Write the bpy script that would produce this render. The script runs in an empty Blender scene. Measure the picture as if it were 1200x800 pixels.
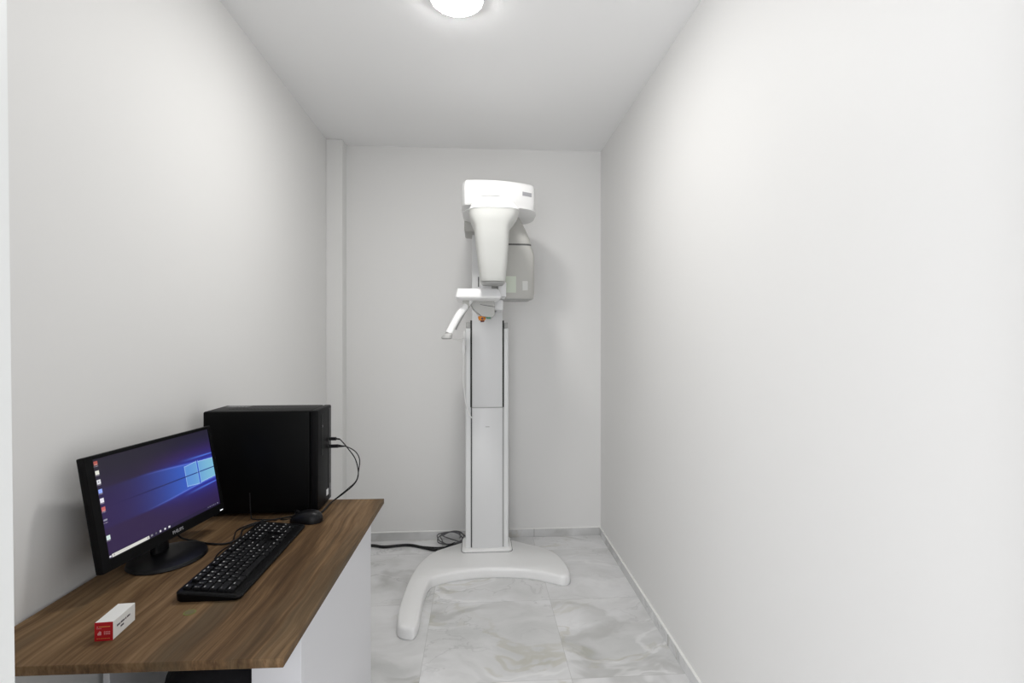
import bpy, bmesh, math, random
from mathutils import Vector, Matrix
random.seed(7)
C = bpy.context.scene.collection
PI = math.pi
# ------------------------------------------------------------------ camera, light, exposure
scn = bpy.context.scene
cam = bpy.data.objects.new('camera', bpy.data.cameras.new('camera')); C.objects.link(cam)
cam.location = (0, 0, 1.35)
cam.rotation_euler = (PI/2, 0, -math.atan(40/590))
cam.data.sensor_width = 36; cam.data.lens = 590/1200*36
cam.data.shift_y = -5/1200
cam.data.clip_start = 0.02
scn.camera = cam
w = bpy.data.worlds.new('world'); scn.world = w; w.use_nodes = True
w.node_tree.nodes['Background'].inputs[0].default_value = (0.97, 0.98, 1.0, 1)
w.node_tree.nodes['Background'].inputs[1].default_value = 0.85
# added fill light shining through the doorway from behind the camera; hall source assumed
al = bpy.data.lights.new('added_fill_light', 'AREA'); al.shape = 'RECTANGLE'; al.size = 2.4; al.size_y = 1.9
al.energy = 52; al.color = (0.98, 0.985, 1.0)
alo = bpy.data.objects.new('added_fill_light', al); C.objects.link(alo)
alo.location = (-0.9, -1.2, 1.4); alo.rotation_euler = (math.radians(92), 0, math.radians(-25))
LAMP = 150.0
scn.view_settings.view_transform = 'Standard'; scn.view_settings.look = 'None'
scn.view_settings.gamma = 1; scn.view_settings.use_curve_mapping = False
scn.view_settings.exposure = 0.0

# ------------------------------------------------------------------ materials
def mat(name, col, rough=0.5, spec=0.5, metal=0.0, coat=0.0, emit=None, estr=0.0):
    m = bpy.data.materials.new(name); m.use_nodes = True
    b = m.node_tree.nodes['Principled BSDF']
    b.inputs['Base Color'].default_value = (*col, 1); b.inputs['Roughness'].default_value = rough
    b.inputs['Specular IOR Level'].default_value = spec; b.inputs['Metallic'].default_value = metal
    b.inputs['Coat Weight'].default_value = coat
    if emit:
        b.inputs['Emission Color'].default_value = (*emit, 1); b.inputs['Emission Strength'].default_value = estr
    return m
def N(m, t, **kw):
    n = m.node_tree.nodes.new(t)
    for k, v in kw.items(): setattr(n, k, v)
    return n
def bsdf(m): return m.node_tree.nodes['Principled BSDF']
def bump_noise(m, scale, strength, dist=0.001):
    L = m.node_tree.links
    tc = N(m, 'ShaderNodeTexCoord'); n = N(m, 'ShaderNodeTexNoise'); b = N(m, 'ShaderNodeBump')
    n.inputs['Scale'].default_value = scale; n.inputs['Detail'].default_value = 4
    b.inputs['Strength'].default_value = strength; b.inputs['Distance'].default_value = dist
    L.new(tc.outputs['Object'], n.inputs['Vector']); L.new(n.outputs['Fac'], b.inputs['Height'])
    L.new(b.outputs['Normal'], bsdf(m).inputs['Normal'])
    return m
def ramp(m, stops):
    r = N(m, 'ShaderNodeValToRGB'); e = r.color_ramp.elements
    while len(e) < len(stops): e.new(0.5)
    for i, (p, c) in enumerate(stops): e[i].position = p; e[i].color = (*c, 1) if len(c) == 3 else c
    return r
M_wall = bump_noise(mat('wall_paint', (0.784, 0.780, 0.770), 0.55, 0.35), 120, 0.15, 0.0006)
M_ceil = bump_noise(mat('ceiling_paint', (0.93, 0.93, 0.93), 0.7, 0.3), 120, 0.1, 0.0006)
M_jamb = mat('door_frame_paint', (0.90, 0.91, 0.90), 0.4)

def marble(name, tile=True, tint=1.0):
    m = mat(name, (0.7, 0.7, 0.7), 0.22, 0.45)
    L = m.node_tree.links; nt = m.node_tree
    tc = N(m, 'ShaderNodeTexCoord')
    # per-tile offset so veins change at the joints
    mp = N(m, 'ShaderNodeMapping'); mp.inputs['Location'].default_value = (0.23 + 0.6, -1.97 + 3.0, 0)
    L.new(tc.outputs['Object'], mp.inputs['Vector'])
    dv = N(m, 'ShaderNodeVectorMath', operation='DIVIDE'); dv.inputs[1].default_value = (0.6, 0.6, 10)
    fl = N(m, 'ShaderNodeVectorMath', operation='FLOOR')
    L.new(mp.outputs[0], dv.inputs[0]); L.new(dv.outputs[0], fl.inputs[0])
    wn = N(m, 'ShaderNodeTexWhiteNoise'); L.new(fl.outputs[0], wn.inputs['Vector'])
    sc = N(m, 'ShaderNodeVectorMath', operation='SCALE'); sc.inputs['Scale'].default_value = 7.0 if tile else 0.0
    L.new(wn.outputs['Color'], sc.inputs[0])
    ad = N(m, 'ShaderNodeVectorMath', operation='ADD'); L.new(sc.outputs[0], ad.inputs[0]); L.new(tc.outputs['Object'], ad.inputs[1])
    # domain warp
    wp = N(m, 'ShaderNodeTexNoise'); wp.inputs['Scale'].default_value = 1.7; wp.inputs['Detail'].default_value = 3
    L.new(ad.outputs[0], wp.inputs['Vector'])
    ws = N(m, 'ShaderNodeVectorMath', operation='SCALE'); ws.inputs['Scale'].default_value = 0.5
    L.new(wp.outputs['Color'], ws.inputs[0])
    a2 = N(m, 'ShaderNodeVectorMath', operation='ADD'); L.new(ad.outputs[0], a2.inputs[0]); L.new(ws.outputs[0], a2.inputs[1])
    st = N(m, 'ShaderNodeMapping'); st.inputs['Rotation'].default_value = (0, 0, 0.7); st.inputs['Scale'].default_value = (0.8, 1.7, 1)
    L.new(a2.outputs[0], st.inputs['Vector'])
    def ridge(scale, lo, seed):
        n = N(m, 'ShaderNodeTexNoise', noise_dimensions='4D'); n.inputs['Scale'].default_value = scale; n.inputs['W'].default_value = seed
        n.inputs['Detail'].default_value = 5; n.inputs['Roughness'].default_value = 0.55
        L.new(st.outputs[0], n.inputs['Vector'])
        s = N(m, 'ShaderNodeMath', operation='SUBTRACT'); s.inputs[1].default_value = 0.5; L.new(n.outputs['Fac'], s.inputs[0])
        a = N(m, 'ShaderNodeMath', operation='ABSOLUTE'); L.new(s.outputs[0], a.inputs[0])
        r = N(m, 'ShaderNodeMapRange', interpolation_type='SMOOTHERSTEP'); r.inputs['From Min'].default_value = 0; r.inputs['From Max'].default_value = lo
        r.inputs['To Min'].default_value = 1; r.inputs['To Max'].default_value = 0; L.new(a.outputs[0], r.inputs['Value'])
        return r.outputs[0]
    cl = N(m, 'ShaderNodeTexNoise'); cl.inputs['Scale'].default_value = 1.6; cl.inputs['Detail'].default_value = 6; cl.inputs['Roughness'].default_value = 0.6
    L.new(st.outputs[0], cl.inputs['Vector'])
    t = tint
    cr = ramp(m, [(0.30, (0.56*t, 0.565*t, 0.56*t)), (0.42, (0.66*t, 0.66*t, 0.658*t)), (0.54, (0.75*t, 0.75*t, 0.755*t)), (0.70, (0.82*t, 0.82*t, 0.825*t))])
    L.new(cl.outputs['Fac'], cr.inputs[0])
    col = cr.outputs[0]
    for scale, lo, seed, c, amt in ((0.9, 0.05, 1.3, (0.36, 0.36, 0.345), 0.55), (1.5, 0.022, 4.1, (0.42, 0.39, 0.27), 0.42), (1.1, 0.020, 7.7, (0.9, 0.9, 0.9), 0.45), (2.6, 0.012, 9.2, (0.33, 0.33, 0.33), 0.3)):
        k = N(m, 'ShaderNodeMath', operation='MULTIPLY'); k.inputs[1].default_value = amt
        # veins come and go
        g = N(m, 'ShaderNodeTexNoise', noise_dimensions='4D'); g.inputs['Scale'].default_value = 1.6; g.inputs['W'].default_value = seed*3
        L.new(ad.outputs[0], g.inputs['Vector'])
        gr = N(m, 'ShaderNodeMapRange'); gr.inputs['From Min'].default_value = 0.42; gr.inputs['From Max'].default_value = 0.62; L.new(g.outputs['Fac'], gr.inputs['Value'])
        k2 = N(m, 'ShaderNodeMath', operation='MULTIPLY'); L.new(ridge(scale, lo, seed), k.inputs[0]); L.new(k.outputs[0], k2.inputs[0]); L.new(gr.outputs[0], k2.inputs[1])
        mx = N(m, 'ShaderNodeMix', data_type='RGBA'); L.new(k2.outputs[0], mx.inputs['Factor'])
        L.new(col, mx.inputs['A']); mx.inputs['B'].default_value = (*c, 1); col = mx.outputs['Result']
    if tile:
        fr = N(m, 'ShaderNodeVectorMath', operation='FRACTION'); L.new(dv.outputs[0], fr.inputs[0])
        sx = N(m, 'ShaderNodeSeparateXYZ'); L.new(fr.outputs[0], sx.inputs[0])
        ms = []
        for ax in 'XY':
            p = N(m, 'ShaderNodeMath', operation='PINGPONG'); p.inputs[1].default_value = 0.5; L.new(sx.outputs[ax], p.inputs[0])
            ms.append(p)
        mn = N(m, 'ShaderNodeMath', operation='MINIMUM'); L.new(ms[0].outputs[0], mn.inputs[0]); L.new(ms[1].outputs[0], mn.inputs[1])
        lt = N(m, 'ShaderNodeMath', operation='LESS_THAN'); lt.inputs[1].default_value = 0.0019; L.new(mn.outputs[0], lt.inputs[0])
        k = N(m, 'ShaderNodeMath', operation='MULTIPLY'); k.inputs[1].default_value = 0.38; L.new(lt.outputs[0], k.inputs[0])
        mx = N(m, 'ShaderNodeMix', data_type='RGBA'); L.new(k.outputs[0], mx.inputs['Factor']); L.new(col, mx.inputs['A'])
        mx.inputs['B'].default_value = (0.27, 0.27, 0.26, 1); col = mx.outputs['Result']
    L.new(col, bsdf(m).inputs['Base Color'])
    return m
M_floor = marble('marble_tiles', True)
M_base = marble('marble_skirting', False, 0.95)
M_cap = mat('skirting_top_edge', (0.88, 0.88, 0.86), 0.4)

def wood(name):
    m = mat(name, (0.15, 0.1, 0.06), 0.55, 0.1); L = m.node_tree.links
    tc = N(m, 'ShaderNodeTexCoord')
    wp = N(m, 'ShaderNodeTexNoise'); wp.inputs['Scale'].default_value = 2.2; wp.inputs['Detail'].default_value = 2
    L.new(tc.outputs['Object'], wp.inputs['Vector'])
    s1 = N(m, 'ShaderNodeVectorMath', operation='SCALE'); s1.inputs['Scale'].default_value = 0.10; L.new(wp.outputs['Color'], s1.inputs[0])
    a = N(m, 'ShaderNodeVectorMath', operation='ADD'); L.new(tc.outputs['Object'], a.inputs[0]); L.new(s1.outputs[0], a.inputs[1])
    def noise(sx, sy, sc, det, seed):
        mp = N(m, 'ShaderNodeMapping'); mp.inputs['Scale'].default_value = (sx, sy, sx*0.4); mp.inputs['Location'].default_value = (seed, seed, 0)
        n = N(m, 'ShaderNodeTexNoise'); n.inputs['Scale'].default_value = sc; n.inputs['Detail'].default_value = det; n.inputs['Roughness'].default_value = 0.62
        L.new(a.outputs[0], mp.inputs['Vector']); L.new(mp.outputs[0], n.inputs['Vector']); return n
    broad = noise(9, 0.9, 1.0, 6, 1.7); fine = noise(95, 2.4, 1.0, 6, 5.0); pores = noise(260, 9, 1.0, 2, 3.1)
    cr = ramp(m, [(0.34, (0.050, 0.029, 0.015)), (0.44, (0.090, 0.053, 0.027)), (0.51, (0.138, 0.083, 0.042)), (0.575, (0.192, 0.120, 0.063)), (0.68, (0.27, 0.174, 0.097))])
    mix = N(m, 'ShaderNodeMath', operation='MULTIPLY_ADD'); mix.inputs[1].default_value = 0.45
    sub = N(m, 'ShaderNodeMath', operation='MULTIPLY'); sub.inputs[1].default_value = 0.55
    L.new(broad.outputs['Fac'], sub.inputs[0]); L.new(fine.outputs['Fac'], mix.inputs[0]); L.new(sub.outputs[0], mix.inputs[2])
    L.new(mix.outputs[0], cr.inputs[0])
    # greyer streaks
    gs = noise(14, 0.7, 1.0, 3, 9.0)
    gr = N(m, 'ShaderNodeMapRange'); gr.inputs['From Min'].default_value = 0.5; gr.inputs['From Max'].default_value = 0.68; gr.inputs['To Max'].default_value = 0.65
    L.new(gs.outputs['Fac'], gr.inputs['Value'])
    m1 = N(m, 'ShaderNodeMix', data_type='RGBA'); L.new(gr.outputs[0], m1.inputs['Factor']); L.new(cr.outputs[0], m1.inputs['A']); m1.inputs['B'].default_value = (0.085, 0.066, 0.042, 1)
    pr = N(m, 'ShaderNodeMapRange'); pr.inputs['From Min'].default_value = 0.60; pr.inputs['From Max'].default_value = 0.75; pr.inputs['To Max'].default_value = 0.45
    L.new(pores.outputs['Fac'], pr.inputs['Value'])
    m2 = N(m, 'ShaderNodeMix', data_type='RGBA'); L.new(pr.outputs[0], m2.inputs['Factor']); L.new(m1.outputs['Result'], m2.inputs['A']); m2.inputs['B'].default_value = (0.05, 0.034, 0.024, 1)
    L.new(m2.outputs['Result'], bsdf(m).inputs['Base Color'])
    return m
M_wood = wood('walnut_laminate')
M_panel = mat('white_melamine', (0.73, 0.73, 0.755), 0.35)
M_blk = mat('black_plastic', (0.004, 0.004, 0.005), 0.4, 0.28)
M_blkg = mat('glossy_black_plastic', (0.004, 0.004, 0.005), 0.34, 0.35)
M_bezel = bump_noise(mat('textured_black_plastic', (0.004, 0.004, 0.0045), 0.45, 0.10), 900, 0.15, 0.0003)
M_case = bump_noise(mat('black_case_steel', (0.003, 0.0032, 0.0034), 0.45, 0.10), 500, 0.25, 0.0004)
M_key = mat('key_plastic', (0.004, 0.004, 0.005), 0.5, 0.2)
M_legend2 = mat('key_legend_grey', (0.14, 0.14, 0.14), 0.6)
M_legend = mat('key_legend_white', (0.50, 0.50, 0.50), 0.6)
M_cable = mat('black_cable_rubber', (0.008, 0.008, 0.009), 0.45, 0.3)
M_bag = bump_noise(mat('black_bag_fabric', (0.010, 0.010, 0.013), 0.75, 0.3), 60, 0.6, 0.004)
M_shell = mat('white_lacquered_plastic', (0.85, 0.85, 0.845), 0.28, 0.45, coat=0.15)
M_alu = mat('light_silver_lacquer', (0.755, 0.76, 0.765), 0.32, 0.5)
M_rail = mat('white_rail', (0.79, 0.80, 0.80), 0.35)
M_face = mat('off_white_plastic', (0.60, 0.605, 0.58), 0.35, 0.4)
M_grey = mat('warm_grey_plastic', (0.46, 0.455, 0.43), 0.4)
M_lgrey = mat('mid_grey_plastic', (0.42, 0.42, 0.41), 0.45)
M_slot = mat('dark_slot_rubber', (0.02, 0.022, 0.02), 0.6)
M_seam = mat('seam_shadow_gap', (0.10, 0.10, 0.10), 0.7)
M_orange = mat('orange_ring', (0.85, 0.28, 0.02), 0.4)
M_redbtn = mat('dark_red_button', (0.12, 0.02, 0.01), 0.35)
M_green = mat('green_mark', (0.05, 0.22, 0.13), 0.4)
M_palegreen = mat('pale_green_label', (0.58, 0.63, 0.54), 0.5)
M_card = mat('white_card', (0.80, 0.80, 0.78), 0.55)
M_red = mat('red_card', (0.50, 0.004, 0.012), 0.45)
M_pink = mat('pale_pink_print', (0.80, 0.45, 0.45), 0.6)
M_yellow = mat('yellow_print', (0.75, 0.42, 0.10), 0.6)
M_ink = mat('dark_ink', (0.06, 0.05, 0.07), 0.6)
M_olive = mat('olive_green_paper', (0.14, 0.15, 0.03), 0.6)
M_olive2 = mat('dull_brown_paper', (0.12, 0.105, 0.045), 0.6)
M_sticker = mat('silver_sticker', (0.75, 0.76, 0.78), 0.35)
M_dullst = mat('dull_grey_sticker', (0.10, 0.10, 0.105), 0.35)
M_print = mat('grey_print', (0.38, 0.38, 0.40), 0.5)
M_whitecord = mat('white_cord', (0.88, 0.88, 0.87), 0.45)
M_lamp = mat('lamp_diffuser', (0.9, 0.9, 0.9), 0.5, emit=(1.0, 0.985, 0.96), estr=LAMP)
M_lampframe = mat('lamp_frame', (0.85, 0.85, 0.85), 0.4)
M_led = mat('white_led', (0.9, 0.9, 0.9), 0.5, emit=(0.9, 0.95, 1), estr=0.8)

# ------------------------------------------------------------------ mesh helpers
def obj(name, bm, m, parent=None, off=None, smooth=None, xf=None):
    me = bpy.data.meshes.new(name)
    if xf is not None: bmesh.ops.transform(bm, matrix=xf, verts=bm.verts)
    if off is not None: bmesh.ops.translate(bm, vec=-Vector(off), verts=bm.verts)
    bmesh.ops.recalc_face_normals(bm, faces=bm.faces)
    if smooth:
        for f in bm.faces: f.smooth = True
        lim = math.radians(smooth)
        for e in bm.edges:
            if len(e.link_faces) == 2 and e.calc_face_angle(0) > lim: e.smooth = False
    bm.to_mesh(me); bm.free()
    for mm in (m if isinstance(m, (list, tuple)) else [m]): me.materials.append(mm)
    o = bpy.data.objects.new(name, me); C.objects.link(o)
    if parent: o.parent = parent
    return o
def tag(o, label=None, cat=None, group=None, kind=None):
    if label: o['label'] = label
    if cat: o['category'] = cat
    if group: o['group'] = group
    if kind: o['kind'] = kind
    return o
def thing(name, label, cat, loc, rz=0, group=None):
    o = bpy.data.objects.new(name, None); C.objects.link(o)
    o.empty_display_size = 0.05; o.location = loc; o.rotation_euler = (0, 0, rz)
    return tag(o, label, cat, group)
def box(bm, x0, x1, y0, y1, z0, z1, bev=0, seg=2, mi=0):
    t = bmesh.new(); bmesh.ops.create_cube(t, size=1)
    bmesh.ops.scale(t, vec=(x1-x0, y1-y0, z1-z0), verts=t.verts)
    bmesh.ops.translate(t, vec=((x0+x1)/2, (y0+y1)/2, (z0+z1)/2), verts=t.verts)
    if bev: bmesh.ops.bevel(t, geom=list(t.edges), offset=bev, segments=seg, profile=0.5, affect='EDGES')
    merge(bm, t, mi); return bm
def merge(bm, t, mi=0, xf=None):
    if xf is not None: bmesh.ops.transform(t, matrix=xf, verts=t.verts)
    mp = {v: bm.verts.new(v.co) for v in t.verts}
    for f in t.faces:
        try: nf = bm.faces.new([mp[v] for v in f.verts]); nf.material_index = mi
        except ValueError: pass
    t.free()
def rings(bm, rs, cap0=True, cap1=True, mi=0):
    vs = [[bm.verts.new(p) for p in r] for r in rs]
    n = len(vs[0])
    for a, b in zip(vs, vs[1:]):
        for i in range(n):
            f = bm.faces.new([a[i], a[(i+1) % n], b[(i+1) % n], b[i]]); f.material_index = mi
    out = []
    if cap0: out.append(bm.faces.new(vs[0][::-1]))
    if cap1: out.append(bm.faces.new(vs[-1]))
    for f in out: f.material_index = mi
    return bm, out
def sqr(cx, cy, hx, hy, n=4.0, k=48):        # superellipse outline
    r = []
    for i in range(k):
        a = 2*PI*i/k; c, s = math.cos(a), math.sin(a)
        r.append((cx + hx*math.copysign(abs(c)**(2/n), c), cy + hy*math.copysign(abs(s)**(2/n), s)))
    return r
def loft(bm, secs, k=48, mi=0):              # secs: (z, cx, cy, hx, hy, n)
    return rings(bm, [[(x, y, z) for x, y in sqr(cx, cy, hx, hy, n, k)] for z, cx, cy, hx, hy, n in secs], mi=mi)[0]
def rrect(hx, hy, r, k=6, cx=0, cy=0):
    o = []
    for sx, sy, a0 in ((1, 1, 0), (-1, 1, PI/2), (-1, -1, PI), (1, -1, 1.5*PI)):
        for i in range(k+1):
            a = a0 + PI/2*i/k
            o.append((cx + sx*(hx-r) + r*math.cos(a), cy + sy*(hy-r) + r*math.sin(a)))
    return o
def cyl(bm, c, r, h, axis='Z', k=32, r2=None, mi=0, bev=0):
    t = bmesh.new(); r2 = r if r2 is None else r2
    prof = [(r, 0), (r2, h)] if not bev else [(r-bev, 0), (r, bev), (r2, h-bev), (r2-bev, h)]
    rings(t, [[(q*math.cos(2*PI*i/k), q*math.sin(2*PI*i/k), z) for i in range(k)] for q, z in prof])
    R = {'Z': Matrix(), 'X': Matrix.Rotation(PI/2, 4, 'Y'), 'Y': Matrix.Rotation(-PI/2, 4, 'X')}[axis]
    merge(bm, t, mi, Matrix.Translation(c) @ R); return bm
def catmull(P, n=8, closed=False):
    P = [Vector(p) for p in P]; o = []; m = len(P)
    rng = range(m) if closed else range(m-1)
    for i in rng:
        g = (lambda j: P[j % m]) if closed else (lambda j: P[max(0, min(m-1, j))])
        a, b, c, d = g(i-1), g(i), g(i+1), g(i+2)
        for j in range(n):
            t = j/n
            o.append(0.5*((2*b) + (c-a)*t + (2*a-5*b+4*c-d)*t*t + (3*b-a-3*c+d)*t**3))
    if not closed: o.append(P[-1])
    return o
def tube(bm, P, r, n=8, k=10, smooth=True, mi=0):
    pts = catmull(P, n) if smooth else [Vector(p) for p in P]
    up = Vector((0.13, 0.2, 0.97)); rs = []
    for i, p in enumerate(pts):
        t = (pts[min(i+1, len(pts)-1)] - pts[max(i-1, 0)]).normalized()
        up = (up - t*up.dot(t))
        if up.length < 1e-4: up = t.orthogonal()
        up.normalize(); s = t.cross(up)
        rr = r(i/(len(pts)-1)) if callable(r) else r
        rs.append([p + (up*math.cos(2*PI*j/k) + s*math.sin(2*PI*j/k))*rr for j in range(k)])
    return rings(bm, rs, mi=mi)[0]
def text_bm(body, size, ext=0.0003):
    cu = bpy.data.curves.new('t', 'FONT'); cu.body = body; cu.size = size; cu.extrude = ext
    cu.align_x = 'CENTER'; cu.align_y = 'CENTER'
    o = bpy.data.objects.new('t', cu); C.objects.link(o)
    dg = bpy.context.evaluated_depsgraph_get(); me = bpy.data.meshes.new_from_object(o.evaluated_get(dg))
    bm = bmesh.new(); bm.from_mesh(me)
    bpy.data.objects.remove(o); bpy.data.curves.remove(cu); bpy.data.meshes.remove(me)
    return bm
def NB(): return bmesh.new()
def struct(name, bm, m, **k): return tag(obj(name, bm, m, **k), kind='structure')

# ------------------------------------------------------------------ the room
XL, XR, YB, ZC = -0.97, 0.84, 3.40, 2.62
YF = 0.50
struct('floor', box(NB(), XL-0.1, XR+0.1, -2.6, YB+0.1, -0.1, 0), M_floor)
struct('ceiling', box(NB(), XL-0.1, XR+0.1, YF, YB+0.1, ZC, ZC+0.1), M_ceil)
struct('wall_left', box(NB(), XL-0.1, XL, YF, YB+0.1, 0, ZC), M_wall)
struct('wall_right', box(NB(), XR, XR+0.1, YF, YB+0.1, 0, ZC), M_wall)
struct('wall_back', box(NB(), XL, XR, YB, YB+0.1, 0, ZC), M_wall)
struct('wall_corner', box(NB(), XL, -0.868, 3.298, YB, 0, ZC, 0.002), M_wall)       # boxed-in column in the corner
bm = NB(); box(bm, XL, -0.58, YF, YF+0.10, 0, ZC); box(bm, 0.80, XR, YF, YF+0.10, 0, ZC); box(bm, -0.58, 0.80, YF, YF+0.10, 2.50, ZC)
struct('wall_front', bm, M_wall)
# door frame the camera looks through; its left post is tilted slightly to imitate lens bend
bm = NB()
v = []
for z, x in ((0, -0.5235), (2.50, -0.552)):
    v.append([(-0.58, YF-0.02, z), (x, YF-0.02, z), (x, YF+0.12, z), (-0.58, YF+0.12, z)])
rings(bm, v); box(bm, -0.58, 0.80, YF-0.02, YF+0.12, 2.46, 2.50); box(bm, 0.785, 0.80, YF-0.02, YF+0.12, 0, 2.46)
struct('door_1', bm, M_jamb)
def skirting(name, x0, x1, y0, y1, h=0.055, joints=()):
    bm = NB(); box(bm, x0, x1, y0, y1, 0, h-0.006, 0.0008, 1); box(bm, x0, x1, y0, y1, h-0.006, h, 0.001, 1, mi=1)
    for a in joints: box(bm, *a, mi=2)
    return struct(name, bm, [M_base, M_cap, M_seam])
skirting('baseboard_back', -0.868, XR, YB-0.010, YB, 0.057, [(0.379, 0.381, YB-0.0106, YB-0.0095, 0, 0.053), (-0.125, -0.123, YB-0.0106, YB-0.0095, 0, 0.053)])
skirting('baseboard_right', XR-0.010, XR, YF+0.12, YB-0.010, 0.055, [(XR-0.0106, XR-0.0095, 2.15, 2.152, 0, 0.051)])
skirting('baseboard_left', XL, XL+0.008, YF+0.12, 3.298, 0.055)

# ceiling lamp
t = thing('ceiling_light', 'round flush white LED lamp glowing on the ceiling', 'ceiling light', (-0.078, 1.885, ZC))
obj('frame', cyl(NB(), (0, 0, -0.016), 0.098, 0.016, k=64, r2=0.101), M_lampframe, t, smooth=40)
bm = NB(); rings(bm, [[(q*math.cos(2*PI*i/64), q*math.sin(2*PI*i/64), z) for i in range(64)] for q, z in ((0.093, -0.0162), (0.090, -0.020), (0.075, -0.023), (0.03, -0.025))])
obj('diffuser', bm, M_lamp, t, smooth=60)

# ------------------------------------------------------------------ panoramic x-ray machine
R0 = (0.055, 3.1, 0)
mach = thing('panoramic_x_ray_machine', 'tall white dental panoramic x-ray machine standing on a curved floor base', 'x-ray machine', R0)
def part(name, bm, m, parent=mach, smooth=35): return obj(name, bm, m, parent, off=R0, smooth=smooth)
# curved base: outline on the floor
front = [(-0.366, 2.318), (-0.352, 2.284), (-0.312, 2.266), (-0.283, 2.272), (-0.272, 2.33), (-0.272, 2.45), (-0.272, 2.59), (-0.258, 2.70), (-0.222, 2.752),
         (-0.095, 2.803), (0.096, 2.822), (0.285, 2.792), (0.396, 2.738), (0.455, 2.704), (0.492, 2.712), (0.508, 2.75)]
back = [(0.507, 2.82), (0.497, 2.90), (0.468, 3.0), (0.40, 3.085), (0.31, 3.15), (0.215, 3.22), (0.12, 3.285), (0.0, 3.285), (-0.10, 3.20), (-0.20, 3.128), (-0.275, 3.06), (-0.332, 2.93), (-0.362, 2.79), (-0.376, 2.61), (-0.378, 2.43)]
ol = [(p.x, p.y) for p in catmull([(x, y, 0) for x, y in front+back], 5, True)]
def inset(ol, d):
    n = len(ol); o = []
    for i in range(n):
        a, b, c = Vector(ol[i-1]), Vector(ol[i]), Vector(ol[(i+1) % n])
        tt = (c-a).normalized(); nn = Vector((-tt.y, tt.x)); o.append(tuple(b + nn*d))
    return o
bm = NB()
rs = []
for d, z in ((0.005, 0.0), (0.003, 0.006), (0.0, 0.008), (0.0, 0.040), (0.002, 0.047), (0.006, 0.053), (0.012, 0.056)):
    rs.append([(x, y, z) for x, y in inset(ol, d)])
bm, caps = rings(bm, rs, cap0=False, cap1=False)
from mathutils.geometry import tessellate_polygon
bm.verts.ensure_lookup_table(); nr = len(rs[0])
for base_i, r in ((0, rs[0]), (nr*(len(rs)-1), rs[-1])):
    for tri in tessellate_polygon([[Vector(p) for p in r]]):
        try: bm.faces.new([bm.verts[base_i+q] for q in tri])
        except ValueError: pass
part('floor_base', bm, M_shell)
# raised foot around the column with the thin seam on both sides
bm = NB(); o1 = rrect(0.152, 0.10, 0.025, cx=0.055, cy=3.135)
rings(bm, [[(x, y, z) for x, y in inset(o1, d)] for d, z in ((0, 0.05), (0, 0.066), (0.003, 0.070), (0.012, 0.072))])
part('column_foot', bm, M_shell)
bm = NB(); o2 = rrect(0.156, 0.1035, 0.028, cx=0.055, cy=3.135)
rings(bm, [[(x, y, z) for x, y in o2] for z in (0.050, 0.0568)]); part('foot_seam', bm, M_seam)
# fixed outer column: two rails and a rear body, fixed lower cover
bm = NB(); box(bm, -0.034, 0.152, 3.075, 3.25, 0.06, 1.30, 0.004); part('column_body', bm, M_rail)
for sx, x0, x1 in ((-1, -0.075, -0.042), (1, 0.157, 0.186)):
    bm = NB(); box(bm, x0, x1, 3.066, 3.26, 0.06, 1.405, 0.006, 3)
    r = part('side_rail', bm, M_rail)
    bm = NB(); box(bm, x0+0.002, x1-0.002, 3.07, 3.25, 1.405, 1.44, 0.005)
    part('rail_cap', bm, M_lgrey, r)
    bm = NB(); xs = -0.0405 if sx < 0 else 0.1535
    box(bm, xs-0.005, xs+0.005, 3.064, 3.10, 0.925, 1.452); part('dark_slot', bm, M_slot, r)
    bm = NB(); box(bm, xs-0.0045, xs+0.0045, 3.070, 3.10, 0.07, 0.925); part('gap_strip', bm, M_seam if sx < 0 else M_lgrey, r)
bm = NB(); box(bm, -0.035, 0.149, 3.058, 3.09, 0.071, 0.921, 0.003); lc = part('lower_cover', bm, M_alu)
bm = NB(); box(bm, 0.046, 0.071, 3.0572, 3.059, 0.805, 0.809); tag(part('name_plate', bm, M_lgrey, lc), 'tiny grey name plate')
bm = NB(); box(bm, -0.034, 0.148, 3.061, 3.09, 0.921, 0.926); part('cover_seam', bm, M_lgrey)
# sliding upper column
bm = NB(); box(bm, -0.035, 0.149, 3.054, 3.20, 0.926, 2.06, 0.004, 2)
up = part('sliding_column', bm, M_alu)
bm = NB(); box(bm, 0.001, 0.007, 3.050, 3.056, 1.655, 1.715, 0.001, 1); part('guide_slit', bm, M_slot, up)
# carriage on top, bowed front
bm = NB()
def carr(d, z, gx=0.0):
    pts = []
    for i in range(25):                         # bowed front from left to right
        u = i/24; x = -0.068 + u*0.366
        y = 2.615 + 0.030*(abs(2*u-0.75))**2.2 + 0.035*u*u
        pts.append((x, y))
    pts += [(0.308, 2.715), (0.314, 2.79), (0.30, 2.94), (0.24, 3.05), (0.19, 3.06), (-0.05, 3.06), (-0.082, 3.02), (-0.090, 2.80), (-0.084, 2.66)]
    return [(x, y, z) for x, y in inset(pts, d)]
rings(bm, [carr(0.012, 2.037), carr(0.004, 2.040), carr(0, 2.048), carr(0, 2.146), carr(0.003, 2.158), carr(0.009, 2.168), carr(0.018, 2.173), carr(0.03, 2.175)])
cg = part('carriage', bm, M_shell, smooth=30)
bm = NB()
bm2 = NB(); box(bm2, -0.029, 0.029, -0.001, 0.001, -0.0105, 0.0105)
bm.free(); o = obj('model_badge', bm2, M_print, cg); 
bx_ = 0.262; ub = (bx_+0.068)/0.366; yb = 2.615 + 0.030*(2*ub-0.75)**2.2 + 0.035*ub*ub
o.location = (bx_-R0[0], yb-R0[1]-0.0002, 2.112); o.rotation_euler = (0, 0, math.atan((0.066*(2*ub-0.75)**1.2*2+0.07*ub)/0.366))
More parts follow.
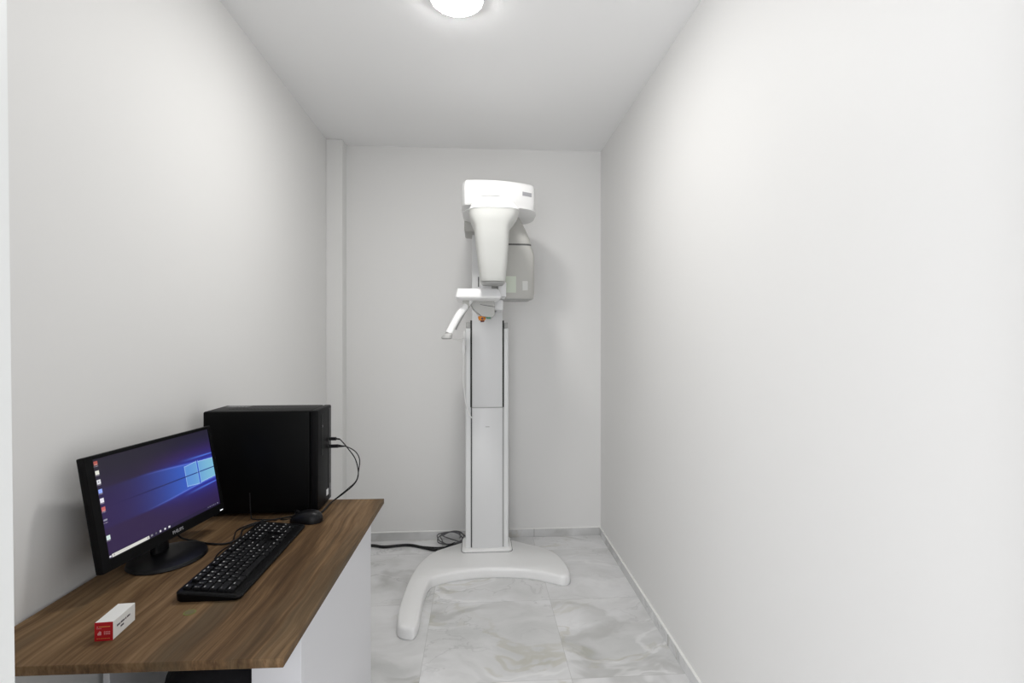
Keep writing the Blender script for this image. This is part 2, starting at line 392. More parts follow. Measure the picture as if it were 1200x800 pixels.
bm = NB(); tube(bm, [(0.0, 2.623, 2.082), (0.06, 2.6155, 2.086), (0.12, 2.628, 2.085), (0.17, 2.648, 2.078)], 0.0016); part('front_groove', bm, M_lgrey, cg)
bm = NB(); box(bm, -0.080, 0.155, 2.98, 3.19, 1.97, 2.07, 0.012, 3); part('carriage_bracket', bm, M_grey)
# lower flared lip under the carriage
bm = NB(); loft(bm, [(2.020, 0.12, 2.86, 0.15, 0.17, 3), (2.032, 0.12, 2.86, 0.205, 0.215, 3), (2.046, 0.12, 2.86, 0.205, 0.215, 3)]); part('carriage_lip', bm, M_shell)
# rotating arm beam
bm = NB(); rs = []
for i in range(17):
    u = i/16; y = 2.46 + u*0.44; cx = 0.078 + 0.06*u*u; hx = 0.095 - 0.01*u
    rs.append([(cx + a, y, 1.992 + b) for a, b in sqr(0, 0, hx, 0.036, 3.0, 32)])
rings(bm, rs); arm = part('rotating_arm', bm, M_shell)
# tube head (faces the camera)
bm = NB()
T = [(1.620, 0.074, 2.515, 0.056, 0.072, 4), (1.624, 0.074, 2.515, 0.062, 0.080, 4), (1.64, 0.0735, 2.512, 0.064, 0.083, 4), (1.72, 0.072, 2.503, 0.0725, 0.088, 5), (1.80, 0.070, 2.492, 0.079, 0.096, 5),
     (1.860, 0.068, 2.484, 0.084, 0.10, 5), (1.884, 0.068, 2.481, 0.087, 0.101, 5), (1.898, 0.070, 2.480, 0.098, 0.103, 4.2), (1.912, 0.073, 2.479, 0.107, 0.105, 3.8), (1.930, 0.076, 2.478, 0.116, 0.106, 3.5), (1.945, 0.078, 2.478, 0.120, 0.106, 3.5), (1.962, 0.079, 2.478, 0.1225, 0.107, 3.5)]
loft(bm, T); th = part('tube_head', bm, M_face, smooth=30)
bm = NB(); loft(bm, [(1.9625, 0.079, 2.478, 0.1245, 0.109, 3.5), (1.968, 0.079, 2.479, 0.123, 0.107, 3.4), (1.988, 0.079, 2.492, 0.116, 0.097, 3.2), (2.010, 0.079, 2.515, 0.109, 0.088, 3.0), (2.028, 0.079, 2.545, 0.101, 0.08, 2.8), (2.040, 0.079, 2.58, 0.088, 0.07, 2.5)])
part('top_cap', bm, M_shell, th, smooth=30)
bm = NB(); loft(bm, [(1.612, 0.074, 2.515, 0.052, 0.068, 4), (1.620, 0.074, 2.515, 0.059, 0.076, 4)]); part('bottom_ring', bm, M_lgrey, th)
# sensor housing at the back right
bm = NB()
def ridge(z, xr, n=5): 
    x0 = 0.10; return (z, (x0+xr)/2, 2.88, (xr-x0)/2, 0.082, n)
loft(bm, [ridge(1.872, 0.300), ridge(1.90, 0.294), ridge(1.95, 0.272), ridge(2.00, 0.246), ridge(2.035, 0.225)])
sh = part('arm_end', bm, M_grey, arm, smooth=30)
bm = NB(); loft(bm, [ridge(1.862, 0.302), ridge(1.872, 0.302)]); part('seam', bm, M_seam, arm)
bm = NB(); loft(bm, [ridge(1.566, 0.309), ridge(1.570, 0.316), ridge(1.60, 0.320), ridge(1.78, 0.3215), ridge(1.815, 0.319), ridge(1.84, 0.312), ridge(1.862, 0.303)])
sn = part('sensor_housing', bm, M_grey, smooth=30)
bm = NB(); box(bm, 0.135, 0.212, 2.7955, 2.80, 1.598, 1.69, 0.001, 1); tag(part('sensor_window', bm, M_palegreen, sn), 'pale green sensor window')
bm = NB(); box(bm, 0.248, 0.278, 2.7965, 2.80, 1.61, 1.663, 0.001, 1); part('info_label', bm, mat('faint_grey_label', (0.62, 0.62, 0.60), 0.5), sn)
bm = NB(); loft(bm, [(1.556, 0.205, 2.88, 0.085, 0.06, 4), (1.566, 0.205, 2.88, 0.10, 0.075, 5)]); part('bottom_cover', bm, M_lgrey, sn)
# patient support: rest column block, tray, arm, control pod, handle
bm = NB(); box(bm, 0.012, 0.072, 2.66, 2.76, 1.59, 1.640, 0.004, 2); box(bm, 0.108, 0.150, 2.66, 2.76, 1.565, 1.640, 0.004, 2); box(bm, 0.012, 0.148, 2.74, 2.79, 1.56, 1.63, 0.004, 2)
sb = part('chin_support', bm, M_alu)
bm = NB(); box(bm, 0.070, 0.110, 2.70, 2.75, 1.59, 1.635); part('support_insert', bm, M_lgrey, sb)
bm = NB(); box(bm, 0.02, 0.14, 2.78, 3.06, 1.50, 1.56, 0.008, 2); part('support_bracket', bm, M_alu)
bm = NB()
rings(bm, [[(x, y, z) for x, y in rrect(hx, hy, 0.012, cx=cx, cy=2.70)] for z, cx, hx, hy in ((1.539, 0.003, 0.092, 0.130), (1.548, 0.003, 0.112, 0.150), (1.553, 0.003, 0.116, 0.153), (1.557, 0.003, 0.116, 0.153), (1.594, -0.001, 0.103, 0.140), (1.597, -0.001, 0.100, 0.137))])
tr = part('support_tray', bm, M_shell, smooth=30)
bm = NB(); rings(bm, [[(x, y, z) for x, y in rrect(hx, 0.002, 0.001, cx=cx, cy=cy)] for z, cx, hx, cy in ((1.559, 0.066, 0.052, 2.5475), (1.593, 0.060, 0.045, 2.5605))])
part('display_strip', bm, M_alu, tr)
bm = NB(); box(bm, 0.005, 0.115, 2.82, 3.06, 1.50, 1.56, 0.008); part('support_arm', bm, M_alu, tr)
# control pod below tray: angular block
bm = NB()
pf = [(-0.045, 1.5415), (0.086, 1.5415), (0.090, 1.50), (0.089, 1.470), (0.080, 1.456), (0.062, 1.452), (0.020, 1.462), (-0.012, 1.486), (-0.030, 1.505)]
rings(bm, [[(x*s+(1-s)*0.03, y, 1.495+(z-1.495)*s) for x, z in pf] for y, s in ((2.66, 0.94), (2.665, 1.0), (2.86, 1.0), (2.865, 0.94))])
pod = part('control_pod', bm, mat('pod_grey', (0.46, 0.46, 0.44), 0.4), smooth=30)
bm = NB(); tube(bm, [(0.012, 2.659, 1.523), (0.09, 2.659, 1.510)], 0.0014, smooth=False); part('pod_seam', bm, M_seam, pod)
bm = NB(); loft(bm, [(1.440, 0.022, 2.70, 0.016, 0.016, 2), (1.450, 0.022, 2.70, 0.021, 0.021, 2), (1.462, 0.022, 2.70, 0.021, 0.021, 2)]); es = part('stop_button_ring', bm, M_orange, pod)
bm = NB(); cyl(bm, (0.024, 2.70, 1.431), 0.011, 0.014, bev=0.003); cyl(bm, (0.024, 2.678, 1.449), 0.0075, 0.006, axis='Y'); part('stop_button', bm, M_redbtn, es)
bm = NB(); box(bm, 0.045, 0.068, 2.655, 2.70, 1.448, 1.456, 0.002); part('green_marker', bm, M_green, pod)
# handle arm, going down and forward to the left
bm = NB(); rs = []
P = catmull([(-0.040, 2.64, 1.548), (-0.072, 2.61, 1.500), (-0.102, 2.58, 1.455), (-0.128, 2.55, 1.405), (-0.146, 2.53, 1.365)], 6)
for i, p in enumerate(P):
    u = i/(len(P)-1); tt = (P[min(i+1, len(P)-1)] - P[max(0, i-1)]).normalized()
    s = Vector((0, 1, 0)); s = (s - tt*s.dot(tt)).normalized(); a = tt.cross(s)
    rs.append([p + a*q*(0.0185-0.001*u) + s*r_*0.020 for q, r_ in sqr(0, 0, 1, 1, 3, 24)])
rings(bm, rs); hd = part('patient_handle', bm, M_shell)
bm = NB(); loft(bm, [(1.340, -0.155, 2.515, 0.020, 0.022, 2.6), (1.346, -0.155, 2.515, 0.027, 0.026, 2.6), (1.362, -0.150, 2.52, 0.025, 0.026, 2.6), (1.371, -0.145, 2.525, 0.016, 0.02, 2.6)]); part('handle_end', bm, M_lgrey, hd)
bm = NB(); tube(bm, [(-0.030, 2.665, 1.530), (-0.062, 2.645, 1.487), (-0.088, 2.62, 1.44), (-0.112, 2.59, 1.39)], 0.0042); part('handle_rib', bm, M_lgrey, hd)
bm = NB(); box(bm, -0.078, -0.045, 2.60, 2.68, 1.50, 1.542, 0.006); part('handle_mount', bm, M_grey, hd)

# hand switch hanging on the left rail, with its cord
hs = thing('hand_switch', 'slim white exposure hand switch hanging on the left rail of the x-ray machine', 'hand switch', (-0.086, 3.06, 1.25))
HS = (-0.086, 3.06, 1.25)
bm = NB(); loft(bm, [(1.253, -0.088, 3.055, 0.010, 0.010, 3), (1.258, -0.088, 3.055, 0.013, 0.011, 3), (1.31, -0.087, 3.055, 0.012, 0.011, 3), (1.325, -0.085, 3.055, 0.0075, 0.008, 3), (1.38, -0.082, 3.055, 0.0065, 0.007, 2.5), (1.388, -0.082, 3.055, 0.004, 0.005, 2)])
obj('grip', bm, M_shell, hs, off=HS, smooth=40)
bm = NB(); tube(bm, [(-0.088, 3.055, 1.255), (-0.087, 3.055, 1.19), (-0.090, 3.053, 1.12), (-0.084, 3.05, 1.04), (-0.072, 3.048, 0.95), (-0.050, 3.048, 0.885), (-0.036, 3.052, 0.862)], 0.0038)
obj('cord', bm, M_whitecord, hs, off=HS, smooth=60)
bm = NB(); box(bm, -0.094, -0.074, 3.058, 3.075, 1.27, 1.30, 0.003); obj('clip', bm, M_grey, hs, off=HS)
bm = NB(); tube(bm, [(-0.139, 2.535, 1.347), (-0.12, 2.72, 1.337), (-0.098, 2.92, 1.336), (-0.084, 3.05, 1.345)], 0.0018)
part('handle_wire', bm, M_whitecord)

# cables on the floor behind
bm = NB(); tube(bm, [(-0.90, 3.300-0.02, 0.008), (-0.70, 3.296, 0.009), (-0.60, 3.268, 0.009), (-0.52, 3.282, 0.009), (-0.44, 3.285, 0.009), (-0.34, 3.236, 0.009), (-0.25, 3.20, 0.009), (-0.15, 3.30, 0.009)], 0.0075)
tube(bm, [(-0.90, 3.31-0.02, 0.006), (-0.70, 3.312, 0.007), (-0.60, 3.285, 0.007), (-0.45, 3.302, 0.007), (-0.34, 3.255, 0.007), (-0.22, 3.24, 0.007), (-0.10, 3.31, 0.007)], 0.0055)
tag(obj('power_cable', bm, M_cable, smooth=60), 'thick black cable lying along the marble floor from desk to x-ray machine', 'cable')
bm = NB(); P = []
for i in range(70):
    a = 2*PI*i/20; k = 0.075+0.006*math.sin(i*1.7)
    P.append((-0.195 + k*math.cos(a)*1.05 + 0.0006*i, 3.335 + 0.040*math.sin(a) - 0.012, 0.034 + 0.026*math.sin(a) + 0.003*math.sin(i*0.9)))
P.append((-0.10, 3.30, 0.012)); P.append((-0.02, 3.31, 0.008))
tube(bm, P, 0.0035, n=4, k=8)
tag(obj('coiled_cable', bm, mat('grey_cable', (0.09, 0.09, 0.095), 0.5), smooth=60), 'loosely coiled thin grey cable leaning on skirting behind the x-ray machine base', 'cable')

# ------------------------------------------------------------------ desk
DZ = 0.75
DK = (-0.3555, 1.4345, 0)
desk = thing('desk', 'walnut-look desk with white side panels standing along the left wall', 'desk', DK, math.radians(-0.92))
W, Ln = 0.600, 0.4665
bm = NB(); box(bm, -W, 0, -Ln, Ln, DZ-0.018, DZ, 0.001, 1); obj('desktop', bm, M_wood, desk)
bm = NB(); box(bm, -0.062, -0.044, -0.235, Ln-0.02, 0, DZ-0.018, 0.001, 1); obj('side_panel', bm, M_panel, desk)
bm = NB(); box(bm, -0.155, -0.044, -0.253, -0.235, 0, DZ-0.018, 0.001, 1); obj('leg_panel', bm, M_panel, desk)
bm = NB(); box(bm, -W+0.012, -W+0.028, -0.105, Ln-0.02, 0, DZ-0.018, 0.001, 1); obj('side_panel', bm, M_panel, desk)
bm = NB(); box(bm, -W+0.028, -0.062, Ln-0.06, Ln-0.044, 0.20, DZ-0.018, 0.001, 1); obj('back_panel', bm, M_panel, desk)

# black bag under the desk
bg = (-0.64, 1.44, 0)
bag = thing('black_bag', 'bulky black bag pushed into the dark under the near end of the desk', 'bag', bg)
bm = NB(); loft(bm, [(0.0, 0, 0, 0.13, 0.20, 5), (0.01, 0, 0, 0.145, 0.225, 5), (0.20, 0, 0, 0.152, 0.235, 4.5), (0.42, 0.0, 0, 0.148, 0.225, 4.5), (0.52, 0.0, 0, 0.135, 0.20, 4), (0.56, 0.01, 0, 0.10, 0.16, 3.5), (0.575, 0.02, 0, 0.05, 0.10, 3)], k=64)
obj('bag_body', bm, M_bag, bag, smooth=50)
bm = NB(); tube(bm, [(0.04, -0.13, 0.552), (0.05, -0.12, 0.60), (0.05, 0, 0.63), (0.05, 0.12, 0.60), (0.04, 0.13, 0.552)], 0.009); obj('bag_handle', bm, M_bag, bag, smooth=60)

# ------------------------------------------------------------------ computer tower
TW = (-0.73, 1.82, DZ)
pc = thing('computer_tower', 'large black desktop computer case standing lengthways at the back of the desk', 'computer', TW)
X0, X1, Y0, Y1, Z1 = -0.183, 0.165, -0.080, 0.078, 0.352
bm = NB(); box(bm, X0, X1, Y0, Y1, 0.010, Z1, 0.006, 3); obj('case_body', bm, M_case, pc, smooth=30)
bm = NB(); box(bm, X1, X1+0.026, Y0, Y1, 0.010, Z1, 0.005, 3); fp = obj('front_panel', bm, M_bezel, pc, smooth=30)
bm = NB(); box(bm, X1+0.022, X1+0.0268, Y0+0.035, Y0+0.068, 0.19, 0.335, 0.002); obj('recessed_strip', bm, M_case, fp)
bm = NB(); box(bm, X1+0.024, X1+0.0272, Y1-0.034, Y1-0.008, 0.02, Z1-0.01, 0.001); obj('glossy_strip', bm, M_blkg, fp)
bm = NB(); cyl(bm, (X1+0.026, Y0+0.045, 0.292), 0.004, 0.003, axis='X', k=20); obj('power_button', bm, M_dullst, fp)
bm = NB(); box(bm, X1+0.0255, X1+0.0272, Y1-0.062, Y1-0.040, 0.035, 0.056); tag(obj('case_sticker', bm, M_sticker, fp), 'small white sticker')
bm = NB(); box(bm, X1+0.0265, X1+0.0276, Y1-0.030, Y1-0.012, 0.045, 0.070); obj('certificate_sticker', bm, M_dullst, fp)
for z in (0.2325, 0.2055):
    bm = NB(); box(bm, X1+0.0255, X1+0.0278, Y1-0.045, Y1-0.029, z-0.006, z+0.006, 0.001, 1); obj('usb_port', bm, M_slot, fp)
bm = NB(); box(bm, X0+0.020, X0+0.10, Y1-0.055, Y1-0.012, Z1, Z1+0.0006); tag(obj('top_sticker', bm, M_dullst, pc), 'dull grey sticker')
bm = NB()
for i in range(14): box(bm, X0+0.06+i*0.012, X0+0.066+i*0.012, -0.03, 0.03, Z1-0.0005, Z1+0.0008)
obj('top_vent', bm, M_slot, pc)
for a in (X0+0.03, X1-0.02):
    for b in (Y0+0.02, Y1-0.02):
        obj('foot', cyl(NB(), (a, b, 0), 0.011, 0.0105, k=20), M_blk, pc)

# ------------------------------------------------------------------ monitor
MB_ = (-0.836, 1.432, DZ)
MY = math.radians(81.7)
mon = thing('monitor', 'black flat computer monitor showing a blue desktop, standing on the desk', 'monitor', MB_, MY)
pw, ph = 0.43, 0.27
# panel centre in monitor coordinates
dx, dy = -0.847 - MB_[0], 1.427 - MB_[1]
lx, ly = dx*math.cos(MY)+dy*math.sin(MY), -dx*math.sin(MY)+dy*math.cos(MY)
XF = Matrix.Translation((lx, ly, 0.94-DZ)) @ Matrix.Rotation(-0.185, 4, 'X')
def fr(x0, x1, z0, z1, y0=-0.0005, y1=0.012, bev=0.0015): return (x0, x1, y0, y1, z0, z1, bev)
sx0, sx1, sz0, sz1 = -pw/2+0.052*pw, pw/2-0.024*pw, -ph/2+0.097*ph, ph/2-0.034*ph
bm = NB()
box(bm, -pw/2, pw/2, 0.006, 0.020, -ph/2, ph/2, 0.003)
rings(bm, [[(x, y, z) for x, z in rrect(hx, hz, 0.01)] for y, hx, hz in ((0.018, pw/2-0.006, ph/2-0.006), (0.034, pw/2-0.05, ph/2-0.04), (0.046, pw/2-0.10, ph/2-0.07))])
hou = obj('housing', bm, M_bezel, mon, xf=XF, smooth=30)
bm = NB(); box(bm, *fr(-pw/2, sx0, -ph/2, ph/2)); box(bm, *fr(sx1, pw/2, -ph/2, ph/2)); box(bm, *fr(sx0-0.002, sx1+0.002, -ph/2, sz0)); box(bm, *fr(sx0-0.002, sx1+0.002, sz1, ph/2))
bz = obj('bezel', bm, M_bezel, mon, xf=XF)
t_ = text_bm('PHILIPS', 0.0125); bmesh.ops.transform(t_, matrix=XF @ Matrix.Translation((0.018, -0.0012, -ph/2+0.0125)) @ Matrix.Rotation(PI/2, 4, 'X'), verts=t_.verts)
obj('brand_lettering', t_, M_print, bz)
bm = NB(); box(bm, pw/2-0.022, pw/2-0.010, -0.0016, 0.0, -ph/2+0.006, -ph/2+0.0085); obj('power_light', bm, M_led, bz, xf=XF)
# screen: a grid whose point colours hold the displayed picture
def lerp(a, b, t): return [a[i]+(b[i]-a[i])*t for i in range(3)]
def sm(a, b, x):
    t = max(0., min(1., (x-a)/(b-a))); return t*t*(3-2*t)
ICON = [(0.952, (0.45, 0.10, 0.08), 1), (0.857, (0.78, 0.78, 0.70), 0), (0.762, (0.75, 0.75, 0.78), 2), (0.668, (0.30, 0.42, 0.95), 0), (0.575, (0.80, 0.78, 0.85), 0), (0.486, (0.55, 0.12, 0.12), 1), (0.376, (0.30, 0.30, 0.38), 3), (0.198, (0.65, 0.78, 0.74), 0)]
def pic(s, t):
    c = lerp((0.020, 0.017, 0.030), (0.030, 0.016, 0.060), sm(0.0, 0.5, abs(t-0.95)))
    c = lerp(c, (0.045, 0.018, 0.06), 0.6*math.exp(-((t-0.74)/0.10)**2)*sm(0.2, 0.7, s))
    hw = 0.127 + 0.062*sm(0.0, 1.0, (1-s)/0.7)
    top, bot = 0.50+hw*0.97, 0.50-hw*1.04
    ins = sm(top+0.03, top-0.012, t)*sm(bot-0.03, bot+0.012, t)
    g = sm(-0.05, 0.95, s)
    c = lerp(c, lerp((0.030, 0.022, 0.13), (0.045, 0.13, 0.60), g**1.4), ins*(0.25+0.75*sm(0.05, 0.7, s)))
    d = max(t-top, bot-t)
    if d > -0.004:      # glow outside the beam
        c = lerp(c, (0.03, 0.05, 0.50), 0.75*math.exp(-max(d, 0)/(0.035+0.05*g))*sm(0.25, 0.95, s))
    for edge in (top, bot):
        c = lerp(c, (0.16, 0.24, 0.75), 0.65*math.exp(-((t-edge)/0.007)**2)*sm(0.25, 0.8, s))
    for k, amp in ((0.185, 0.9), (-0.185, 0.9)):   # rays from the right edge
        yy = 0.5+k+ (0.03 if k > 0 else -0.08)*(1-s)
        c = lerp(c, (0.10, 0.22, 0.85), amp*math.exp(-((t-yy)/(0.006+0.03*(1-s)))**2)*sm(0.62, 1.0, s))
    c = lerp(c, (0.015, 0.012, 0.06), 0.85*math.exp(-((t-0.5)/0.0065)**2)*sm(0.0, 0.4, s))
    # window panes
    ph_ = 0.126 + 0.018*sm(0.696, 0.83, s) if s < 0.83 else 0.135 - 0.014*(s-0.84)/0.16
    if s > 0.696 and abs(t-0.5) < ph_ and abs(t-0.5) > 0.006 and not (0.822 < s < 0.840):
        c = lerp((0.11, 0.28, 0.66), (0.20, 0.48, 0.66), sm(0.70, 1.0, s))
        if s < 0.702 or abs(t-0.5) > ph_-0.008: c = lerp(c, (0.45, 0.65, 0.95), 0.6)
    if 0.820 < s < 0.824 or 0.838 < s < 0.842:
        if abs(t-0.5) < 0.152: c = lerp(c, (0.35, 0.60, 0.95), 0.6)
    # taskbar
    if t < 0.043:
        c = lerp(c, (0.016, 0.013, 0.035), 0.6)
        if 0.027 < s < 0.303 and 0.002 < t < 0.036:
            c = (0.68, 0.67, 0.63)
            if (s-0.041)**2*3.1+(t-0.019)**2 < 0.00009: c = (0.35, 0.35, 0.35)
            if 0.055 < s < 0.15 and abs(t-0.019) < 0.006 and math.sin(s*700) > -0.2: c = (0.52, 0.51, 0.49)
            if 0.288 < s < 0.294 and abs(t-0.018) < 0.008: c = (0.2, 0.2, 0.2)
        if 0.009 < s < 0.021 and 0.008 < t < 0.028: c = (0.72, 0.72, 0.78)
        for q, kk in ((0.325, 0.3), (0.36, 0.12), (0.397, 0.9), (0.437, 0.9), (0.475, 0.9)):
            if abs(s-q) < 0.007 and 0.012 < t < 0.034: c = lerp(c, (0.80, 0.80, 0.84), kk)
        for q, kk in ((0.865, .35), (0.885, 0.5), (0.905, .3), (0.925, 0.4), (0.945, .3), (0.972, 0.7)):
            if abs(s-q) < 0.005 and 0.016 < t < 0.032: c = lerp(c, (0.45, 0.45, 0.62), kk)
    for ty, cc, kd in ICON:
        if abs(s-0.022) < 0.0125 and abs(t-ty-0.006) < 0.021 and not (kd == 3 and abs(t-ty-0.006) > 0.010):
            c = cc
            if kd == 1 and t < ty-0.002 and math.sin(s*900) > 0: c = (0.6, 0.55, 0.55)
            if kd == 2 and (s-0.022)**2*3.1+(t-ty-0.006)**2 < 0.00009: c = (0.35, 0.35, 0.42)
            if abs(s-0.022) < 0.003 and abs(t-ty-0.004) < 0.007 and kd == 0: c = lerp(cc, (0.3, 0.4, 0.45), 0.35)
        if abs(s-0.022) < 0.0145 and abs(t-ty+0.024) < 0.004 and math.sin(s*1500) > -0.5: c = lerp(c, (0.5, 0.45, 0.55), 0.6)
    return c
GX, GZ = 440, 250
vs, fs, cs = [], [], []
for j in range(GZ+1):
    for i in range(GX+1):
        s, t = i/GX, j/GZ
        vs.append(XF @ Vector((sx0+(sx1-sx0)*s, 0.0035, sz0+(sz1-sz0)*t)))
        c = pic(s, t); cs += [c[0], c[1], c[2], 1.0]
for j in range(GZ):
    for i in range(GX):
        a = j*(GX+1)+i; fs.append((a, a+1, a+GX+2, a+GX+1))
me = bpy.data.meshes.new('screen'); me.from_pydata(vs, [], fs)
at = me.color_attributes.new('picture', 'FLOAT_COLOR', 'POINT'); at.data.foreach_set('color', cs)
M_scr = mat('lit_screen', (0.004, 0.004, 0.005), 0.28, 0.2)
an = N(M_scr, 'ShaderNodeAttribute', attribute_name='picture'); M_scr.node_tree.links.new(an.outputs['Color'], bsdf(M_scr).inputs['Emission Color'])
bsdf(M_scr).inputs['Emission Strength'].default_value = 1.0
me.materials.append(M_scr); so = bpy.data.objects.new('screen', me); C.objects.link(so); so.parent = mon
tag(so, 'lit screen with blue light beams behind a window shape and a column of icons')
# stand
bm = NB(); loft(bm, [(0.0, -.008, 0, 0.096, 0.086, 2), (0.003, -.008, 0, 0.100, 0.090, 2), (0.010, -.008, 0, 0.097, 0.087, 2), (0.014, -.008, 0, 0.085, 0.074, 2), (0.017, 0, 0.01, 0.05, 0.04, 2), (0.018, 0, 0.015, 0.03, 0.02, 2)], k=64)
obj('stand_base', bm, M_blkg, mon, smooth=40)
bm = NB(); rs = []
for i in range(9):
    u = i/8; rs.append([(x, y+0.030+0.012*u, 0.012+0.175*u) for x, y in sqr(0, 0, 0.026-0.006*u, 0.013, 3, 24)])
rings(bm, rs); obj('stand_neck', bm, M_blk, mon, smooth=40)
# cable from monitor to the back of the desk
bm = NB()
DM = lambda x, y, z: (x-MB_[0], y-MB_[1], z-MB_[2])
mc = thing('monitor_cable', 'thin black cable curving over the desk between monitor and keyboard', 'cable', MB_)
tube(bm, [DM(*p) for p in [(-0.865, 1.50, 0.80), (-0.862, 1.53, 0.765), (-0.825, 1.535, 0.7535), (-0.775, 1.512, 0.7535), (-0.728, 1.508, 0.7535), (-0.708, 1.540, 0.7535), (-0.715, 1.575, 0.7535), (-0.727, 1.62, 0.7535), (-0.705, 1.668, 0.7535), (-0.70, 1.70, 0.7535)]], 0.0026)
obj('cable_run', bm, M_cable, mc, smooth=60)
bm = NB(); tube(bm, [DM(*p) for p in [(-0.748, 1.709, 0.838), (-0.746, 1.708, 0.80), (-0.742, 1.706, 0.76), (-0.732, 1.704, 0.7535), (-0.69, 1.698, 0.7535), (-0.655, 1.694, 0.7535)]], 0.0019, n=6)
obj('upright_loop', bm, M_cable, mc, smooth=60)

# ------------------------------------------------------------------ keyboard
KB = (-0.6125, 1.408, DZ)
kb = thing('keyboard', 'full-size black keyboard with white legends lying lengthways on the desk', 'keyboard', KB, PI/2+math.radians(0.2))
kw, kd = 0.447, 0.144
def kz(y): return 0.010 + (y+kd/2)/kd*0.014
bm = NB()
rings(bm, [[(x, y, z if z is not None else kz(y)-q) for x, y in rrect(kw/2-d, kd/2-d, 0.012)] for d, z, q in ((0.004, 0.0, 0), (0.001, 0.004, 0), (0, None, 0.003), (0.0015, None, 0.0008), (0.004, None, 0), (0.010, None, -0.0005), (0.0115, None, 0.0012))])
kbody = obj('keyboard_body', bm, M_bezel, kb, smooth=40)
U = 0.0185
rows = [
 (0.0545, [(0, 1), (2, 1), (3, 1), (4, 1), (5, 1), (6.5, 1), (7.5, 1), (8.5, 1), (9.5, 1), (11, 1), (12, 1), (13, 1), (14, 1), (15.25, 1), (16.25, 1), (17.25, 1)]),
 (0.0335, [(i, 1) for i in range(13)] + [(13, 2), (15.25, 1), (16.25, 1), (17.25, 1), (18.5, 1), (19.5, 1), (20.5, 1), (21.5, 1)]),
 (0.0150, [(0, 1.5)] + [(1.5+i, 1) for i in range(12)] + [(13.5, 1.5), (15.25, 1), (16.25, 1), (17.25, 1), (18.5, 1), (19.5, 1), (20.5, 1), (21.5, 1)]),
 (-0.0035, [(0, 1.75)] + [(1.75+i, 1) for i in range(11)] + [(12.75, 2.25), (18.5, 1), (19.5, 1), (20.5, 1)]),
 (-0.0220, [(0, 2.25)] + [(2.25+i, 1) for i in range(10)] + [(12.25, 2.75), (16.25, 1), (18.5, 1), (19.5, 1), (20.5, 1), (21.5, 1)]),
 (-0.0405, [(0, 1.25), (1.25, 1.25), (2.5, 1.25), (3.75, 6.25), (10, 1.25), (11.25, 1.25), (12.5, 1.25), (13.75, 1.25), (15.25, 1), (16.25, 1), (17.25, 1), (18.5, 2), (20.5, 1)])]
sl = math.atan(0.014/kd); nk = 0
extra = NB()
for y, ks in rows:
    for x, wd in ks:
        nk += 1
        bm = NB(); hx = wd*U/2-0.0009; hy = 0.0083
        cx = (x+wd/2-11.25)*U
        rings(bm, [[(px_, py_, z) for px_, py_ in rrect(hx-d, hy-d, 0.0016, 2)] for d, z in ((0, -0.002), (0.0005, 0.003), (0.0016, 0.0042), (0.003, 0.0042))])
        if wd < 6:
            l = random.choice([(0.0018, 0.0022), (0.0016, 0.002), (0.002, 0.0024)]) if wd == 1 and y < 0.05 else (0.0032, 0.0011)
            lx_ = -hx+0.0045 + (l[0] if wd > 1 or y > 0.05 else 0); ly_ = hy-0.0055
            vv = [bm.verts.new((lx_+a*l[0], ly_+b*l[1], 0.0044)) for a, b in ((-1, -1), (1, -1), (1, 1), (-1, 1))]
            f = bm.faces.new(vv); f.material_index = 1 if (random.random() < 0.35 or x > 13 or y > 0.05) else 2
            if wd == 1 and 0.03 < y < 0.05 and x < 13:
                vv = [bm.verts.new((lx_+a*0.0012, ly_-0.006+b*0.0014, 0.0044)) for a, b in ((-1, -1), (1, -1), (1, 1), (-1, 1))]
                f = bm.faces.new(vv); f.material_index = 2
        X = Matrix.Translation((cx, y, kz(y)+0.0015)) @ Matrix.Rotation(sl, 4, 'X')
        if nk <= 100: obj('key', bm, [M_key, M_legend, M_legend2], kb, xf=X)
        else:
            t2 = bmesh.new(); me_ = bpy.data.meshes.new('x'); bmesh.ops.transform(bm, matrix=X, verts=bm.verts); bm.to_mesh(me_); bm.free(); extra.from_mesh(me_); t2.free()
tag(obj('keys', extra, [M_key, M_legend, M_legend2], kb), kind='stuff')
bm = NB()
for i in range(3): box(bm, (19.6+i*0.9-11.25)*U-0.001, (19.6+i*0.9-11.25)*U+0.001, 0.0535, 0.0555, kz(0.054)-0.0005, kz(0.054)+0.0014)
obj('indicator_lights', bm, M_legend, kb)
# keyboard cable (local axes of the keyboard: x = away along the desk, y = towards the wall)
Minv = Matrix.Translation(KB) @ Matrix.Rotation(PI/2+math.radians(0.2), 4, 'Z'); Minv.invert()
def tok(P): return [Minv @ Vector(p) for p in P]
bm = NB(); tube(bm, tok([(-0.691, 1.39, 0.764), (-0.706, 1.405, 0.755), (-0.716, 1.455, 0.7530), (-0.712, 1.515, 0.7530), (-0.742, 1.61, 0.7530), (-0.715, 1.672, 0.7530), (-0.66, 1.703, 0.7530), (-0.60, 1.732, 0.7530), (-0.552, 1.732, 0.7530), (-0.534, 1.755, 0.7530), (-0.532, 1.83, 0.7530), (-0.522, 1.87, 0.757), (-0.492, 1.882, 0.777), (-0.452, 1.880, 0.812), (-0.436, 1.874, 0.85), (-0.444, 1.866, 0.905), (-0.470, 1.865, 0.945), (-0.497, 1.864, 0.978), (-0.508, 1.863, 0.9825)]), 0.0020)
cb = obj('cable', bm, M_cable, kb, smooth=60)
bm = NB(); tube(bm, tok([(-0.539, 1.863, 0.9825), (-0.512, 1.863, 0.9825)]), 0.006, smooth=False); tube(bm, tok([(-0.512, 1.863, 0.9825), (-0.499, 1.8635, 0.9805)]), 0.003, smooth=False); obj('usb_plug', bm, M_blk, cb, smooth=60)

